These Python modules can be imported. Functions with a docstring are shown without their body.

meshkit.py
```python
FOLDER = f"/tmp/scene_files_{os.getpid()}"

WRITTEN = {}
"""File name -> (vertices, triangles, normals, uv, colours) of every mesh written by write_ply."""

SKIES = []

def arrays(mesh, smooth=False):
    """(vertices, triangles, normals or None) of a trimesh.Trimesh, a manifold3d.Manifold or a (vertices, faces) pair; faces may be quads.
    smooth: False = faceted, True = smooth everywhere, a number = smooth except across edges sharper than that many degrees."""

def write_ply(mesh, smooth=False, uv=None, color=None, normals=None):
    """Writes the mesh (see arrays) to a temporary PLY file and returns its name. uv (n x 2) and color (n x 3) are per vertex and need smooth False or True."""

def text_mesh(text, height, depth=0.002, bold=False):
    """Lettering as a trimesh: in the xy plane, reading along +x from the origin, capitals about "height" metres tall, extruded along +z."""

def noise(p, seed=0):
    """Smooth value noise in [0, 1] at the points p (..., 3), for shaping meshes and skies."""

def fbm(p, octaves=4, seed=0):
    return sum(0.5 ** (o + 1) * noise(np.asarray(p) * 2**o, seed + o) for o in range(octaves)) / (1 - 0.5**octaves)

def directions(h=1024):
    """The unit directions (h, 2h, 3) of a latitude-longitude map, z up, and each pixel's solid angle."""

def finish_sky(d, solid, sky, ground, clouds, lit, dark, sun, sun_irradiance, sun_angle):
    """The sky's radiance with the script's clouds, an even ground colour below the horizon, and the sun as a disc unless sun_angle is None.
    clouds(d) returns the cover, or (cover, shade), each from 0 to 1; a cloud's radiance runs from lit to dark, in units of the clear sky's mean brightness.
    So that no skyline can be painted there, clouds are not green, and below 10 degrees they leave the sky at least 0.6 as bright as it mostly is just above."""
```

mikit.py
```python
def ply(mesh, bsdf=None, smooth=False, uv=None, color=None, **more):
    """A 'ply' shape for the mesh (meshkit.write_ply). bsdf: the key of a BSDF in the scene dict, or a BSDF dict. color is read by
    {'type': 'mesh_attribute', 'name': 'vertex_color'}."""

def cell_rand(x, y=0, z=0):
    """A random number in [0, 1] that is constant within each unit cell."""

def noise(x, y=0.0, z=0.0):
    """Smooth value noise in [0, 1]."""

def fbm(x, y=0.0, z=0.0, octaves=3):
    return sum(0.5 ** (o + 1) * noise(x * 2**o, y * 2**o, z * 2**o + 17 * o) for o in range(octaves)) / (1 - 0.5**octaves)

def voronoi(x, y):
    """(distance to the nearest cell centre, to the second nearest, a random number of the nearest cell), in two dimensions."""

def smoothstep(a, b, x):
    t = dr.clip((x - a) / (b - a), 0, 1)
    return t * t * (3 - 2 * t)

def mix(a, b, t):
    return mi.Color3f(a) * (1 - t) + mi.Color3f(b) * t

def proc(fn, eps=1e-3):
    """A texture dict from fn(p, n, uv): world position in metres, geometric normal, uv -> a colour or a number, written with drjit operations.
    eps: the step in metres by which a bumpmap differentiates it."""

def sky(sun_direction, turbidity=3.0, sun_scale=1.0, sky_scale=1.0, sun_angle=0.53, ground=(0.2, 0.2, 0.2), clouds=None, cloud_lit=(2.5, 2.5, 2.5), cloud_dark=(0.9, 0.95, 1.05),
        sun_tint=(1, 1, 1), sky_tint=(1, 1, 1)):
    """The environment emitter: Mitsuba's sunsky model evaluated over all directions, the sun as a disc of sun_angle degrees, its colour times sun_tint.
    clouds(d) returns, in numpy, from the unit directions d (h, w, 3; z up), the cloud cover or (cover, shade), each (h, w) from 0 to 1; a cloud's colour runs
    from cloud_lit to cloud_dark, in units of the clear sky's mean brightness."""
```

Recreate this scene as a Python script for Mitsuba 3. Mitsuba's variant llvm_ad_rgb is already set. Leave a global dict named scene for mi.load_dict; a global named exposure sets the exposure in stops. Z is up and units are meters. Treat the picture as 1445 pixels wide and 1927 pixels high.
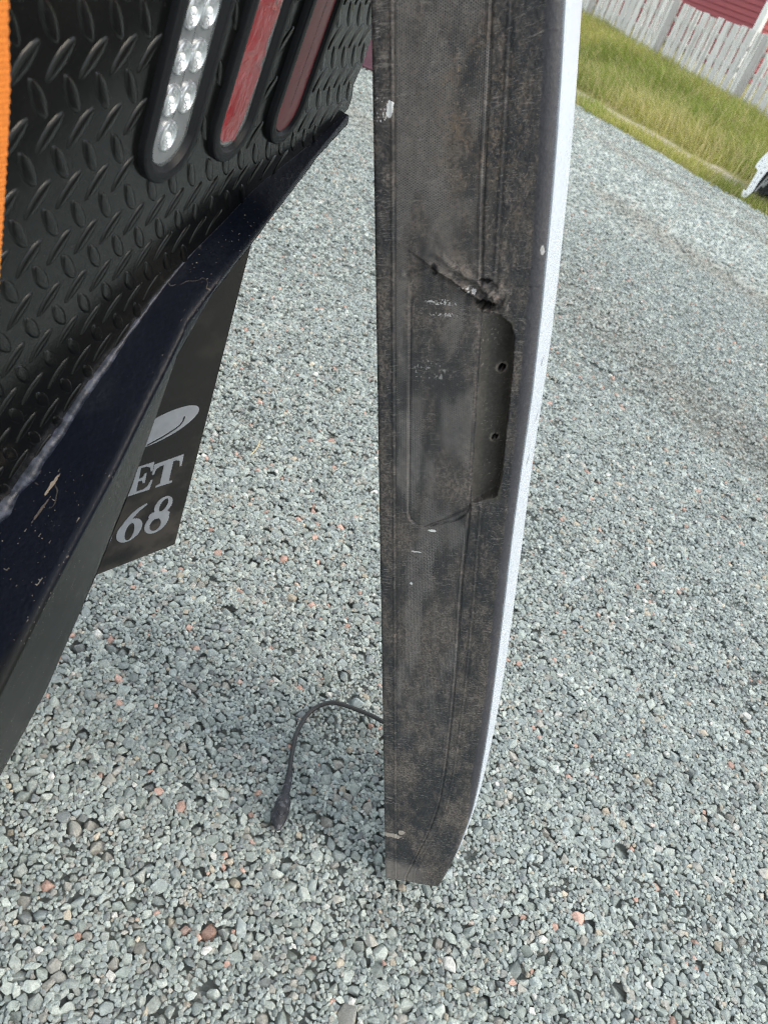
import math
import numpy as np
import drjit as dr
import mitsuba as mi
import trimesh
import mikit
import meshkit
from mikit import proc, noise, fbm, voronoi, cell_rand, smoothstep, mix
from scipy.spatial import cKDTree
from scipy.interpolate import PchipInterpolator
from shapely.geometry import Polygon, LineString, Point
from shapely import affinity
from shapely.ops import unary_union

T = mi.ScalarTransform4f
RNG = np.random.default_rng(7)
scene, labels = {}, {}

# ------------------------------------------------------------------ camera, sky, exposure
exposure = 2.72
EYE = np.array([0.0, 0.0, 1.35])
FORWARD = np.array([0.0, 0.7986, -0.6018])
scene['camera'] = {
    'type': 'thinlens', 'fov': 53.06, 'fov_axis': 'x', 'aperture_radius': 0.0017, 'focus_distance': 1.12,
    'near_clip': 0.01, 'far_clip': 1000.0,
    'to_world': T().look_at(origin=EYE.tolist(), target=(EYE + FORWARD).tolist(), up=[-0.3665, 0.5599, 0.7431]),
}
scene['sky'] = mikit.sky([0.75, -0.15, 0.65], turbidity=3, sun_scale=0.30, sun_angle=34, sun_tint=(0.91, 0.966, 1.07), clouds=lambda d: 1.0,
                         cloud_lit=(2.35, 2.55, 2.75), ground=(0.25, 0.26, 0.25))


# ------------------------------------------------------------------ helpers
def add(key, mesh, bsdf, smooth=False, **more):
    """One entry of the scene; a taken key gets the next three-digit number."""
    k, i = key, 0
    while k in scene:
        i += 1
        k = f'{key}_{i:03d}'
    scene[k] = mikit.ply(mesh, bsdf, smooth=smooth, **more)
    return k


def tag(key, label=None, category=None, group=None, kind=None):
    labels[key] = {a: b for a, b in (('label', label), ('category', category), ('group', group), ('kind', kind)) if b}


def unit(x):
    x = np.asarray(x, float)
    return x / np.linalg.norm(x)


class Frame:
    """Local coordinates of a thing: three axes and an origin."""
    def __init__(self, o, x, y, z):
        self.o, self.m = np.asarray(o, float), np.array([x, y, z], float)

    def __call__(self, pts):
        return np.asarray(pts, float) @ self.m + self.o

    def mesh(self, m):
        v, f = np.asarray(m.vertices), np.asarray(m.faces)
        if np.linalg.det(self.m) < 0:
            f = f[:, ::-1]
        return trimesh.Trimesh(self(v), f, process=False)


def grid_faces(r, c, wrap=False):
    i = np.arange(r - 1)[:, None] * c + np.arange(c if wrap else c - 1)[None]
    j = i - i % c + (i % c + 1) % c if wrap else i + 1
    q = np.stack([i, j, j + c, i + c], -1).reshape(-1, 4)
    return np.vstack([q[:, [0, 1, 2]], q[:, [0, 2, 3]]])


def loft(rows, wrap=False):
    rows = np.asarray(rows, float)
    return trimesh.Trimesh(rows.reshape(-1, 3), grid_faces(rows.shape[0], rows.shape[1], wrap), process=False)


def tube(path, radius, sides=12, cap=True):
    path = np.asarray(path, float)
    n = len(path)
    rad = np.broadcast_to(np.asarray(radius, float), (n,))
    t = np.gradient(path, axis=0)
    t /= np.linalg.norm(t, axis=1, keepdims=True)
    a = np.array([0.123, 0.31, 0.94])
    rows = []
    for k in range(n):
        x = unit(a - t[k] * (a @ t[k]))
        a = x
        y = np.cross(t[k], x)
        th = np.arange(sides) / sides * 2 * np.pi
        rows.append(path[k] + rad[k] * (np.cos(th)[:, None] * x + np.sin(th)[:, None] * y))
    rows = np.array(rows)
    v = rows.reshape(-1, 3)
    f = grid_faces(n, sides, True)
    if cap:
        v = np.vstack([v, path[:1], path[-1:]])
        i = np.arange(sides)
        j = (i + 1) % sides
        f = np.vstack([f, np.stack([j, i, i * 0 + n * sides], 1), np.stack([i, j, i * 0 + n * sides + 1], 1) + np.array([(n - 1) * sides, (n - 1) * sides, 0])])
    return trimesh.Trimesh(v, f, process=False)


def spline(pts, n):
    """A smooth curve through the points."""
    pts = np.asarray(pts, float)
    d = np.r_[0, np.cumsum(np.linalg.norm(np.diff(pts, axis=0), axis=1))]
    return PchipInterpolator(d, pts)(np.linspace(0, d[-1], n))


def bevel_box(sx, sy, sz, b=0.004):
    """A box with chamfered vertical and horizontal edges, centred."""
    import manifold3d
    pts = []
    for x in (-1, 1):
        for y in (-1, 1):
            for z in (-1, 1):
                h = np.array([x * sx / 2, y * sy / 2, z * sz / 2])
                s = np.array([x, y, z]) * b
                for k in range(3):
                    e = h - s
                    e[k] = h[k]
                    pts.append(e)
    return trimesh.convex.convex_hull(np.array(pts))


def extrude(poly, depth):
    parts = [trimesh.creation.extrude_polygon(g, depth, engine='earcut') for g in getattr(poly, 'geoms', [poly])]
    return trimesh.util.concatenate(parts)


def cat(ms):
    return trimesh.util.concatenate(list(ms))


# ------------------------------------------------------------------ ground lines
# The road edge, the fence and the house run along ALONG; ACROSS points away from the road over the bank.
ACROSS, ALONG = np.array([0.7724, 0.6352, 0.0]), np.array([0.6352, -0.7724, 0.0])


def bank(m, s):
    t = np.clip((m - 8.5) / 3.0, 0, 1)
    return (0.45 - 0.05 * np.clip(s + 9.5, -8, 2.5)) * t * t * (3 - 2 * t)


def ground_z(x, y):
    m = x * ACROSS[0] + y * ACROSS[1]
    s = x * ALONG[0] + y * ALONG[1]
    p = np.stack([x, y, 0 * x], -1)
    road = -0.0245 + 0.02 * (meshkit.fbm(p * 0.9, 3, 3) - 0.5)
    rough = 0.05 * (meshkit.fbm(p * 1.3, 3, 9) - 0.5)
    k = np.clip((m - 7.6) / 0.7, 0, 1)
    far = np.clip(1 - (np.hypot(x, y) - 25) / 20, 0, 1)
    return (road * (1 - k) + (bank(m, s) + rough) * k) * far + (bank(m, s) * k) * (1 - far)


def axis(near, far, step, n):
    a = np.arange(-near, near + step / 2, step)
    g = near + (far - near) * (np.linspace(0, 1, n)[1:] ** 2.6)
    return np.r_[-g[::-1], a, g]


def tracks(m, s):
    """wheel tracks along the road and a worn patch: dusty, browner stone"""
    w = m + 0.25 * (fbm(s * 0.7, 3.1) - 0.5)
    t = dr.maximum(dr.exp(-dr.square((w - 6.75) / 0.20)), dr.exp(-dr.square((w - 5.1) / 0.25)))
    t = dr.maximum(t, 0.8 * dr.exp(-dr.square((w - 7.35) / 0.12)))
    t = dr.maximum(t, 0.8 * dr.exp(-dr.square((w - 3.15) / 0.30)))
    return t * smoothstep(0.22, 0.58, fbm(s * 1.1, m * 4.0, 2.0))


def ground_colour(p, n, uv):
    m = p.x * ACROSS[0] + p.y * ACROSS[1]
    s = p.x * ALONG[0] + p.y * ALONG[1]
    d1, d2, r = voronoi(p.x * 62, p.y * 62)
    e1, e2, q = voronoi(p.x * 150, p.y * 150)
    stone = mix(mi.Color3f(0.24, 0.27, 0.255), mi.Color3f(0.42, 0.45, 0.43), r)
    fines = mix(mi.Color3f(0.165, 0.175, 0.165), mi.Color3f(0.30, 0.31, 0.29), q)
    grav = mix(fines, stone, smoothstep(0.02, 0.16, d2 - d1))
    # wheel tracks: finer, browner, compacted stone along the road
    track = tracks(m, s)
    grav = mix(grav, mi.Color3f(0.21, 0.205, 0.178) * (0.8 + 0.5 * q), 0.75 * track)
    grav = grav * (0.70 + 0.28 * smoothstep(3.0, 6.0, m) + 0.24 * fbm(p.x * 0.8, p.y * 0.8, 5.0))  # grimy fines, darkened further for the shade in the near stone gaps
    soil = mix(mi.Color3f(0.13, 0.14, 0.045), mi.Color3f(0.24, 0.20, 0.10), fbm(p.x * 5, p.y * 5, 1.0))
    dirt = mix(mi.Color3f(0.23, 0.20, 0.155), mi.Color3f(0.34, 0.30, 0.24), fbm(p.x * 9, p.y * 9, 2.0))
    wob = 0.22 * (fbm(s * 2.3, 1.7) - 0.5)
    wob2 = 0.14 * (fbm(s * 6.0, 8.2) - 0.5)
    out = mix(grav, soil, smoothstep(7.62, 7.74, m + wob + wob2))
    strip = smoothstep(8.18, 8.30, m + wob) * (1 - smoothstep(8.50, 8.66, m + wob))
    return mix(out, dirt, strip)


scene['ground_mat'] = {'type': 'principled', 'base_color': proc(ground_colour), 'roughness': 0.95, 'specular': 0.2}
gx, gy = axis(12, 260, 0.16, 26), axis(22, 260, 0.16, 26)
GX, GY = np.meshgrid(gx, gy)
gm = loft(np.stack([GX, GY, ground_z(GX, GY)], -1))
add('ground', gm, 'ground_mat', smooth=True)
tag('ground', kind='structure')


# ------------------------------------------------------------------ gravel: real stones
def gravel_colour(p, n, uv):
    r, b = uv.x, uv.y
    c = mix(mi.Color3f(0.296, 0.336, 0.314), mi.Color3f(0.294, 0.334, 0.332), smoothstep(0.0, 0.42, r))
    c = mix(c, mi.Color3f(0.388, 0.425, 0.398), smoothstep(0.42, 0.62, r))
    c = mix(c, mi.Color3f(0.335, 0.330, 0.300), smoothstep(0.80, 0.83, r))
    c = mix(c, mi.Color3f(0.215, 0.235, 0.235), smoothstep(0.88, 0.89, r))
    c = mix(c, mi.Color3f(0.44, 0.395, 0.32), smoothstep(0.960, 0.962, r))
    c = mix(c, mi.Color3f(0.47, 0.315, 0.262), smoothstep(0.974, 0.976, r))
    c = mix(c, mi.Color3f(0.56, 0.56, 0.53), smoothstep(0.988, 0.990, r))
    k = 0.72 + 0.50 * b
    g = noise(p.x * 900, p.y * 900, p.z * 900)
    h = fbm(p.x * 170 + 40 * r, p.y * 170, p.z * 170)
    m = p.x * ACROSS[0] + p.y * ACROSS[1]
    s = p.x * ALONG[0] + p.y * ALONG[1]
    dusty = tracks(m, s)
    c = mix(c, mi.Color3f(0.262, 0.262, 0.238), 0.62 * dusty)
    k = k + (1.14 - k) * 0.6 * smoothstep(3.5, 6.5, m)      # packed and dusted over in the middle of the lane
    return c * k * (0.72 + 0.44 * g) * (0.66 + 0.68 * h)


scene['gravel_mat'] = {'type': 'principled', 'base_color': proc(gravel_colour), 'roughness': 0.82, 'specular': 0.35}


def stone_shape(rng, n, fine):
    """A broken stone: flat faces, the near ones with worn (chamfered) edges."""
    p = rng.normal(size=(n, 3))
    p /= np.linalg.norm(p, axis=1, keepdims=True)
    for _ in range(5):                               # spread the corners a little
        d = p[:, None] - p[None]
        l = np.linalg.norm(d, axis=-1) + np.eye(n)
        p = p + 0.08 * (d / l[..., None] ** 3).sum(1)
        p /= np.linalg.norm(p, axis=1, keepdims=True)
    p *= rng.uniform(0.85, 1.18, (n, 1))
    h = trimesh.convex.convex_hull(p)
    if fine:
        t = np.asarray(h.triangles)
        c = t.mean(1, keepdims=True)
        q = (c + (t - c) * rng.uniform(0.74, 0.86, (len(t), 1, 1))).reshape(-1, 3)
        h = trimesh.convex.convex_hull(q)
    return np.asarray(h.vertices), np.asarray(h.faces)


def in_view(x, y):
    """The wedge of road that the photograph covers, with a margin for a step aside."""
    return (x > -0.75 - 0.23 * y) & (x < 1.45 + 0.24 * y) & (y > 0.12) & (x * ACROSS[0] + y * ACROSS[1] < 7.72)


def scatter(rho0, rho1, classes, rng, relax):
    xs, ys, rs = [], [], []
    for per_m2, r0, r1 in classes:
        n = int(per_m2 * (2.4 + 0.5 * rho1) * (rho1 + 0.4) * 1.15)
        x = rng.uniform(-0.9 - 0.24 * rho1, 1.5 + 0.26 * rho1, int(per_m2 * (2.4 + 0.5 * rho1) * rho1))
        y = rng.uniform(0.1, rho1, len(x))
        rho = np.hypot(x, y)
        k = in_view(x, y) & (rho >= rho0) & (rho < rho1)
        xs.append(x[k]); ys.append(y[k])
        rs.append(r0 + (r1 - r0) * rng.random(k.sum()) ** 1.5)
    p = np.stack([np.concatenate(xs), np.concatenate(ys)], 1)
    r = np.concatenate(rs)
    for _ in range(relax):                           # push overlapping stones apart, the small ones first
        t = cKDTree(p)
        a = t.query_pairs(2 * r.max() * 0.9, output_type='ndarray')
        d = p[a[:, 1]] - p[a[:, 0]]
        l = np.linalg.norm(d, axis=1) + 1e-9
        over = 0.86 * (r[a[:, 0]] + r[a[:, 1]]) - l
        k = over > 0
        a, d, l, over = a[k], d[k], l[k], over[k]
        w0 = (r[a[:, 1]] ** 2 / (r[a[:, 0]] ** 2 + r[a[:, 1]] ** 2))[:, None]
        s = d / l[:, None] * (over * 0.45)[:, None]
        np.add.at(p, a[:, 0], -s * w0)
        np.add.at(p, a[:, 1], s * (1 - w0))
    return p, r


def stones(p, r, shapes, rng, key, smooth, sink=0.0):
    n = len(p)
    which = rng.integers(0, len(shapes), n)
    sx, sy, sz = r * rng.uniform(0.95, 1.4, n), r * rng.uniform(0.75, 1.02, n), r * rng.uniform(0.5, 0.9, n)
    yaw, tilt, ax = rng.uniform(0, 2 * np.pi, n), np.abs(rng.normal(0, 0.33, n)), rng.uniform(0, 2 * np.pi, n)
    c, s = np.cos(yaw), np.sin(yaw)
    Z = np.zeros(n)
    Rz = np.stack([np.stack([c, -s, Z], -1), np.stack([s, c, Z], -1), np.stack([Z, Z, Z + 1], -1)], 1)
    kx, ky = np.cos(ax), np.sin(ax)
    ct, st = np.cos(tilt), np.sin(tilt)
    v1 = 1 - ct
    Rt = np.stack([np.stack([ct + kx * kx * v1, kx * ky * v1, ky * st], -1), np.stack([kx * ky * v1, ct + ky * ky * v1, -kx * st], -1),
                   np.stack([-ky * st, kx * st, ct], -1)], 1)
    M = Rt @ Rz * np.stack([sx, sy, sz], -1)[:, None, :]
    top = ground_z(p[:, 0], p[:, 1]) + 0.0240
    z = top - sz * rng.uniform(0.80, 1.12, n) + np.minimum(0.0022, 0.2 * r) * rng.normal(size=n) - sink
    cen = np.stack([p[:, 0], p[:, 1], z], -1)
    col = np.stack([rng.random(n), rng.random(n)], -1)
    col[:, 0] *= np.where((r < 0.006) & (rng.random(n) < 0.8), 0.972, 1.0)     # the small chips are hardly ever pink or white
    V, F, C, at = [], [], [], 0
    for k, (sv, sf) in enumerate(shapes):
        i = np.nonzero(which == k)[0]
        if not len(i):
            continue
        v = np.einsum('nij,mj->nmi', M[i], sv) + cen[i][:, None]
        V.append(v.reshape(-1, 3))
        F.append((sf[None] + (np.arange(len(i)) * len(sv))[:, None, None] + at).reshape(-1, 3))
        C.append(np.repeat(col[i], len(sv), 0))
        at += len(i) * len(sv)
    add(key, trimesh.Trimesh(np.vstack(V), np.vstack(F), process=False), 'gravel_mat', smooth=smooth, uv=np.vstack(C))


fine = [stone_shape(RNG, int(RNG.integers(7, 11)), True) for _ in range(30)]
mid = [stone_shape(RNG, int(RNG.integers(8, 11)), False) for _ in range(26)]
low = [stone_shape(RNG, int(RNG.integers(7, 9)), False) for _ in range(20)]
p, r = scatter(0.0, 1.85, [(40, 0.017, 0.022), (850, 0.0098, 0.0165), (3800, 0.0060, 0.0098), (7600, 0.0034, 0.0060)], RNG, 16)
b = r > 0.0060
stones(p[b], r[b], fine, RNG, 'gravel__001', False)
stones(p[~b], r[~b], mid, RNG, 'gravel__002', False)
p, r = scatter(1.85, 3.3, [(760, 0.0098, 0.0165), (3000, 0.0062, 0.0098), (5400, 0.0038, 0.0062)], RNG, 9)
b = r > 0.0066
stones(p[b], r[b], mid, RNG, 'gravel__003', False)
stones(p[~b], r[~b], low, RNG, 'gravel__004', False)
p, r = scatter(3.3, 6.0, [(560, 0.0100, 0.016), (3000, 0.0062, 0.0100)], RNG, 6)
stones(p, r, low, RNG, 'gravel__005', False, 0.002)
p, r = scatter(6.0, 13.0, [(900, 0.009, 0.015)], RNG, 0)
stones(p, r, low, RNG, 'gravel__006', False, 0.0055)
tag('gravel', 'loose grey green crushed gravel with scattered pink stones covering the road', 'gravel', kind='stuff')

# ------------------------------------------------------------------ grass on the bank
def grass_colour(p, n, uv):
    patch = fbm(p.x * 0.75, p.y * 0.75, 3.0)
    lush = mi.Color3f(0.255, 0.325, 0.075)
    olive = mi.Color3f(0.430, 0.430, 0.130)
    straw = mi.Color3f(0.60, 0.53, 0.29)
    c = mix(lush, olive, smoothstep(0.36, 0.62, patch + 0.30 * (uv.x - 0.5)))
    c = mix(c, straw, smoothstep(0.80, 0.84, uv.x))
    return c * (0.72 + 0.6 * uv.y)


scene['grass_mat'] = {'type': 'principledthin', 'base_color': proc(grass_colour), 'roughness': 0.6, 'diff_trans': 1.0, 'spec_trans': 0.0}


def blades(x, y, length, width, rng, straw, key, lean=0.35):
    n = len(x)
    base = np.stack([x, y, ground_z(x, y) - 0.01], -1)
    az = rng.uniform(0, 2 * np.pi, n)
    # the wind lays neighbouring blades the same way
    wind = 2 * np.pi * meshkit.noise(np.stack([x * 0.8, y * 0.8, 0 * x], -1), 21)
    dirv = np.stack([np.cos(az) + 0.9 * np.cos(wind), np.sin(az) + 0.9 * np.sin(wind), 0 * az], -1)
    side = np.stack([-np.sin(az * 1.7), np.cos(az * 1.7), 0 * az], -1)
    bend = rng.uniform(0.1, 1.0, n) * lean
    lv = []
    for k, w in ((0.0, 1.0), (0.35, 0.9), (0.7, 0.6), (1.0, 0.06)):
        c = base + dirv * (bend * k * k * length)[:, None]
        c[:, 2] += length * k * (1 - 0.35 * bend * k)
        lv.append(c - side * (width * w / 2)[:, None])
        lv.append(c + side * (width * w / 2)[:, None])
    V = np.stack(lv, 1)
    f = np.array([[0, 1, 3], [0, 3, 2], [2, 3, 5], [2, 5, 4], [4, 5, 7], [4, 7, 6]])
    F = f[None] + (np.arange(n) * 8)[:, None, None]
    u = np.where(rng.random(n) < straw, rng.uniform(0.85, 1, n), rng.uniform(0, 0.8, n))
    C = np.repeat(np.stack([u, rng.random(n)], -1), 8, 0)
    add(key, trimesh.Trimesh(V.reshape(-1, 3), F.reshape(-1, 3), process=False), 'grass_mat', smooth=True, uv=C)


def strip(n, m0, m1, s0, s1, rng):
    m, s = rng.uniform(m0, m1, n), rng.uniform(s0, s1, n)
    return m * ACROSS[0] + s * ALONG[0], m * ACROSS[1] + s * ALONG[1], m, s


x, y, m, s = strip(44000, 8.55, 11.95, -17.5, -4.2, RNG)
keep = (m + 0.22 * (meshkit.noise(np.stack([s * 1.2, 0 * s, 0 * s], -1), 5) - 0.5)) > 8.66
x, y, m = x[keep], y[keep], m[keep]
clump = meshkit.fbm(np.stack([x * 1.1, y * 1.1, 0 * x], -1), 3, 4)
length = (0.11 + 0.29 * clump) * RNG.uniform(0.6, 1.35, len(x)) * np.clip((m - 8.3) / 0.8, 0.45, 1) * (1 - 0.52 * np.clip((m - 10.4) / 1.0, 0, 1))
blades(x, y, length, RNG.uniform(0.005, 0.011, len(x)), RNG, 0.22, 'tall_grass__001', 1.25)
x, y, m, s = strip(2600, 8.6, 9.6, -17.5, -4.2, RNG)
blades(x, y, RNG.uniform(0.2, 0.48, len(x)), RNG.uniform(0.004, 0.007, len(x)), RNG, 0.85, 'tall_grass__002', 0.6)
tag('tall_grass', 'tall green and straw coloured grass growing on the bank below the fence', 'grass', kind='stuff')
x, y, m, s = strip(26000, 7.62, 8.32, -17.5, -3.2, RNG)
edge = meshkit.fbm(np.stack([s * 2.2, 0 * s, 0 * s], -1), 3, 6)
keep = (m > 7.62 + 0.22 * edge) & (m < 8.10 + 0.3 * edge)
x, y = x[keep], y[keep]
blades(x, y, RNG.uniform(0.04, 0.15, len(x)), RNG.uniform(0.004, 0.009, len(x)), RNG, 0.22, 'verge_grass__001', 0.7)
tag('verge_grass', 'short green grass verge along the gravel edge', 'grass', kind='stuff')


# ------------------------------------------------------------------ picket fence
def fence_colour(p, n, uv):
    s = p.x * ALONG[0] + p.y * ALONG[1]
    k = cell_rand(dr.floor(s / 0.177 + 0.5), 3.0)
    g = fbm(s * 60, p.z * 2.2, k * 30)
    wear = smoothstep(0.50, 0.68, g + 0.22 * (k - 0.5))
    c = mix(mi.Color3f(0.71, 0.70, 0.675), mi.Color3f(0.35, 0.33, 0.30), wear * 0.75)
    return c * (0.74 + 0.34 * k)


def post_colour(p, n, uv):
    s = p.x * ALONG[0] + p.y * ALONG[1]
    g = fbm(s * 90, p.z * 3.0, 4.0)
    return mix(mi.Color3f(0.33, 0.31, 0.295), mi.Color3f(0.50, 0.485, 0.47), g)


scene['fence_mat'] = {'type': 'principled', 'base_color': proc(fence_colour), 'roughness': 0.8, 'specular': 0.3}
scene['post_mat'] = {'type': 'principled', 'base_color': proc(post_colour), 'roughness': 0.9, 'specular': 0.2}
FM = 11.7


def bank_frame(m, s, z=0.0):
    """x along the fence, y towards the house, z up."""
    return Frame(ACROSS * m + ALONG * s + np.array([0, 0, z]), ALONG, ACROSS, [0, 0, 1])


rf = np.random.default_rng(31)
for k in range(66):
    s = -17.7 + 0.177 * k
    fr = bank_frame(FM + rf.normal(0, 0.005), s + rf.normal(0, 0.003))
    h = 1.40 + rf.normal(0, 0.012)
    if k % 12 == 9:
        b = bevel_box(0.150, 0.05, h + 0.02 - 0.15, 0.006)
        fr = bank_frame(FM - 0.03, s)
        b.apply_translation([0, 0, (h + 0.02 + 0.15) / 2])
        add('picket_fence__post', fr.mesh(b), 'post_mat')
        continue
    b = bevel_box(0.140 + rf.normal(0, 0.004), 0.02, h - 0.15, 0.004)
    b.apply_translation([0, 0, (h + 0.15) / 2])
    b.apply_transform(trimesh.transformations.rotation_matrix(rf.normal(0, 0.005), [0, 1, 0], [0, 0, 0.7]))
    add('picket_fence__picket', fr.mesh(b), 'fence_mat')
for z in (1.165, 0.86):
    b = bevel_box(11.9, 0.045, 0.075, 0.004)
    b.apply_translation([-11.9, 0.042, z])
    add('picket_fence__rail', bank_frame(FM, 0).mesh(b), 'fence_mat')
tag('picket_fence', 'weathered white picket fence on the grassy bank in front of the red house', 'fence')


# ------------------------------------------------------------------ red house
def siding_colour(p, n, uv):
    s = p.x * ALONG[0] + p.y * ALONG[1]
    t = p.x * ACROSS[0] + p.y * ACROSS[1]
    return mix(mi.Color3f(0.310, 0.066, 0.072), mi.Color3f(0.255, 0.050, 0.058), fbm((s + t) * 3, p.z * 30, 1.0))


scene['siding_mat'] = {'type': 'principled', 'base_color': proc(siding_colour), 'roughness': 0.55, 'specular': 0.4}
scene['trim_mat'] = {'type': 'principled', 'base_color': {'type': 'rgb', 'value': [0.72, 0.73, 0.72]}, 'roughness': 0.5}
scene['shingle_mat'] = {'type': 'principled', 'base_color': {'type': 'rgb', 'value': [0.09, 0.09, 0.09]}, 'roughness': 0.9}
HM, HS, LEN = 14.5, -12.42, 9.0
corner = bank_frame(HM, HS)


def siding(w):
    """One lap board: thicker at its lower edge."""
    pro = np.array([[0, 0.0], [-0.030, 0.0], [-0.027, 0.005], [-0.006, 0.112], [0, 0.112]])
    rows = [[[x, y, z] for y, z in pro] for x in (0.0, w)]
    m = loft(rows, True)
    cap = np.array([[0, 1, 2], [0, 2, 3], [0, 3, 4]])
    return trimesh.Trimesh(m.vertices, np.vstack([m.faces, cap[:, ::-1], cap + 5]), process=False)


for k in range(30):
    z = 0.30 + 0.1 * k
    b = siding(LEN); b.apply_translation([-LEN - 0.055, 0, z])
    add('house__siding_board', corner.mesh(b), 'siding_mat')
side = Frame(corner([[0, 0, 0]])[0], ACROSS, -ALONG, [0, 0, 1])
for k in range(30):
    z = 0.30 + 0.1 * k
    b = siding(6.0); b.apply_translation([0.055, 0, z])
    add('house__siding_board', side.mesh(b), 'siding_mat')
b = trimesh.creation.box((LEN - 0.02, 5.98, 3.2)); b.apply_translation([-LEN / 2 - 0.012, 3.005, 1.70])
add('house__wall', corner.mesh(b), 'siding_mat')
b = bevel_box(0.11, 0.024, 3.0, 0.003); b.apply_translation([-0.03, -0.034, 1.80])
add('house__corner_board', corner.mesh(b), 'trim_mat')
b = bevel_box(0.11, 0.024, 3.0, 0.003); b.apply_translation([0.021, -0.034, 1.80])
add('house__corner_board', side.mesh(b), 'trim_mat')
rp = extrude(Polygon([(-0.5, 0), (6.5, 0), (3.0, 2.2)]), LEN + 0.6)
v = np.asarray(rp.vertices)
rp = trimesh.Trimesh(np.stack([-LEN - 0.3 + v[:, 2], v[:, 0], 3.31 + v[:, 1]], -1), rp.faces[:, ::-1], process=False)
add('house__roof', corner.mesh(rp), 'shingle_mat')
tag('house', 'red house with horizontal lap siding and a white corner board behind the fence', 'house')

# ------------------------------------------------------------------ white vehicle shell at the road edge
def shell_colour(p, n, uv):
    g = noise(p.x * 55, p.y * 55, p.z * 55)
    d = smoothstep(0.80, 0.84, noise(p.x * 38, p.y * 38, p.z * 38))
    return mix(mi.Color3f(0.82, 0.84, 0.85) * (0.93 + 0.1 * g), mi.Color3f(0.25, 0.26, 0.27), d)


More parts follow.
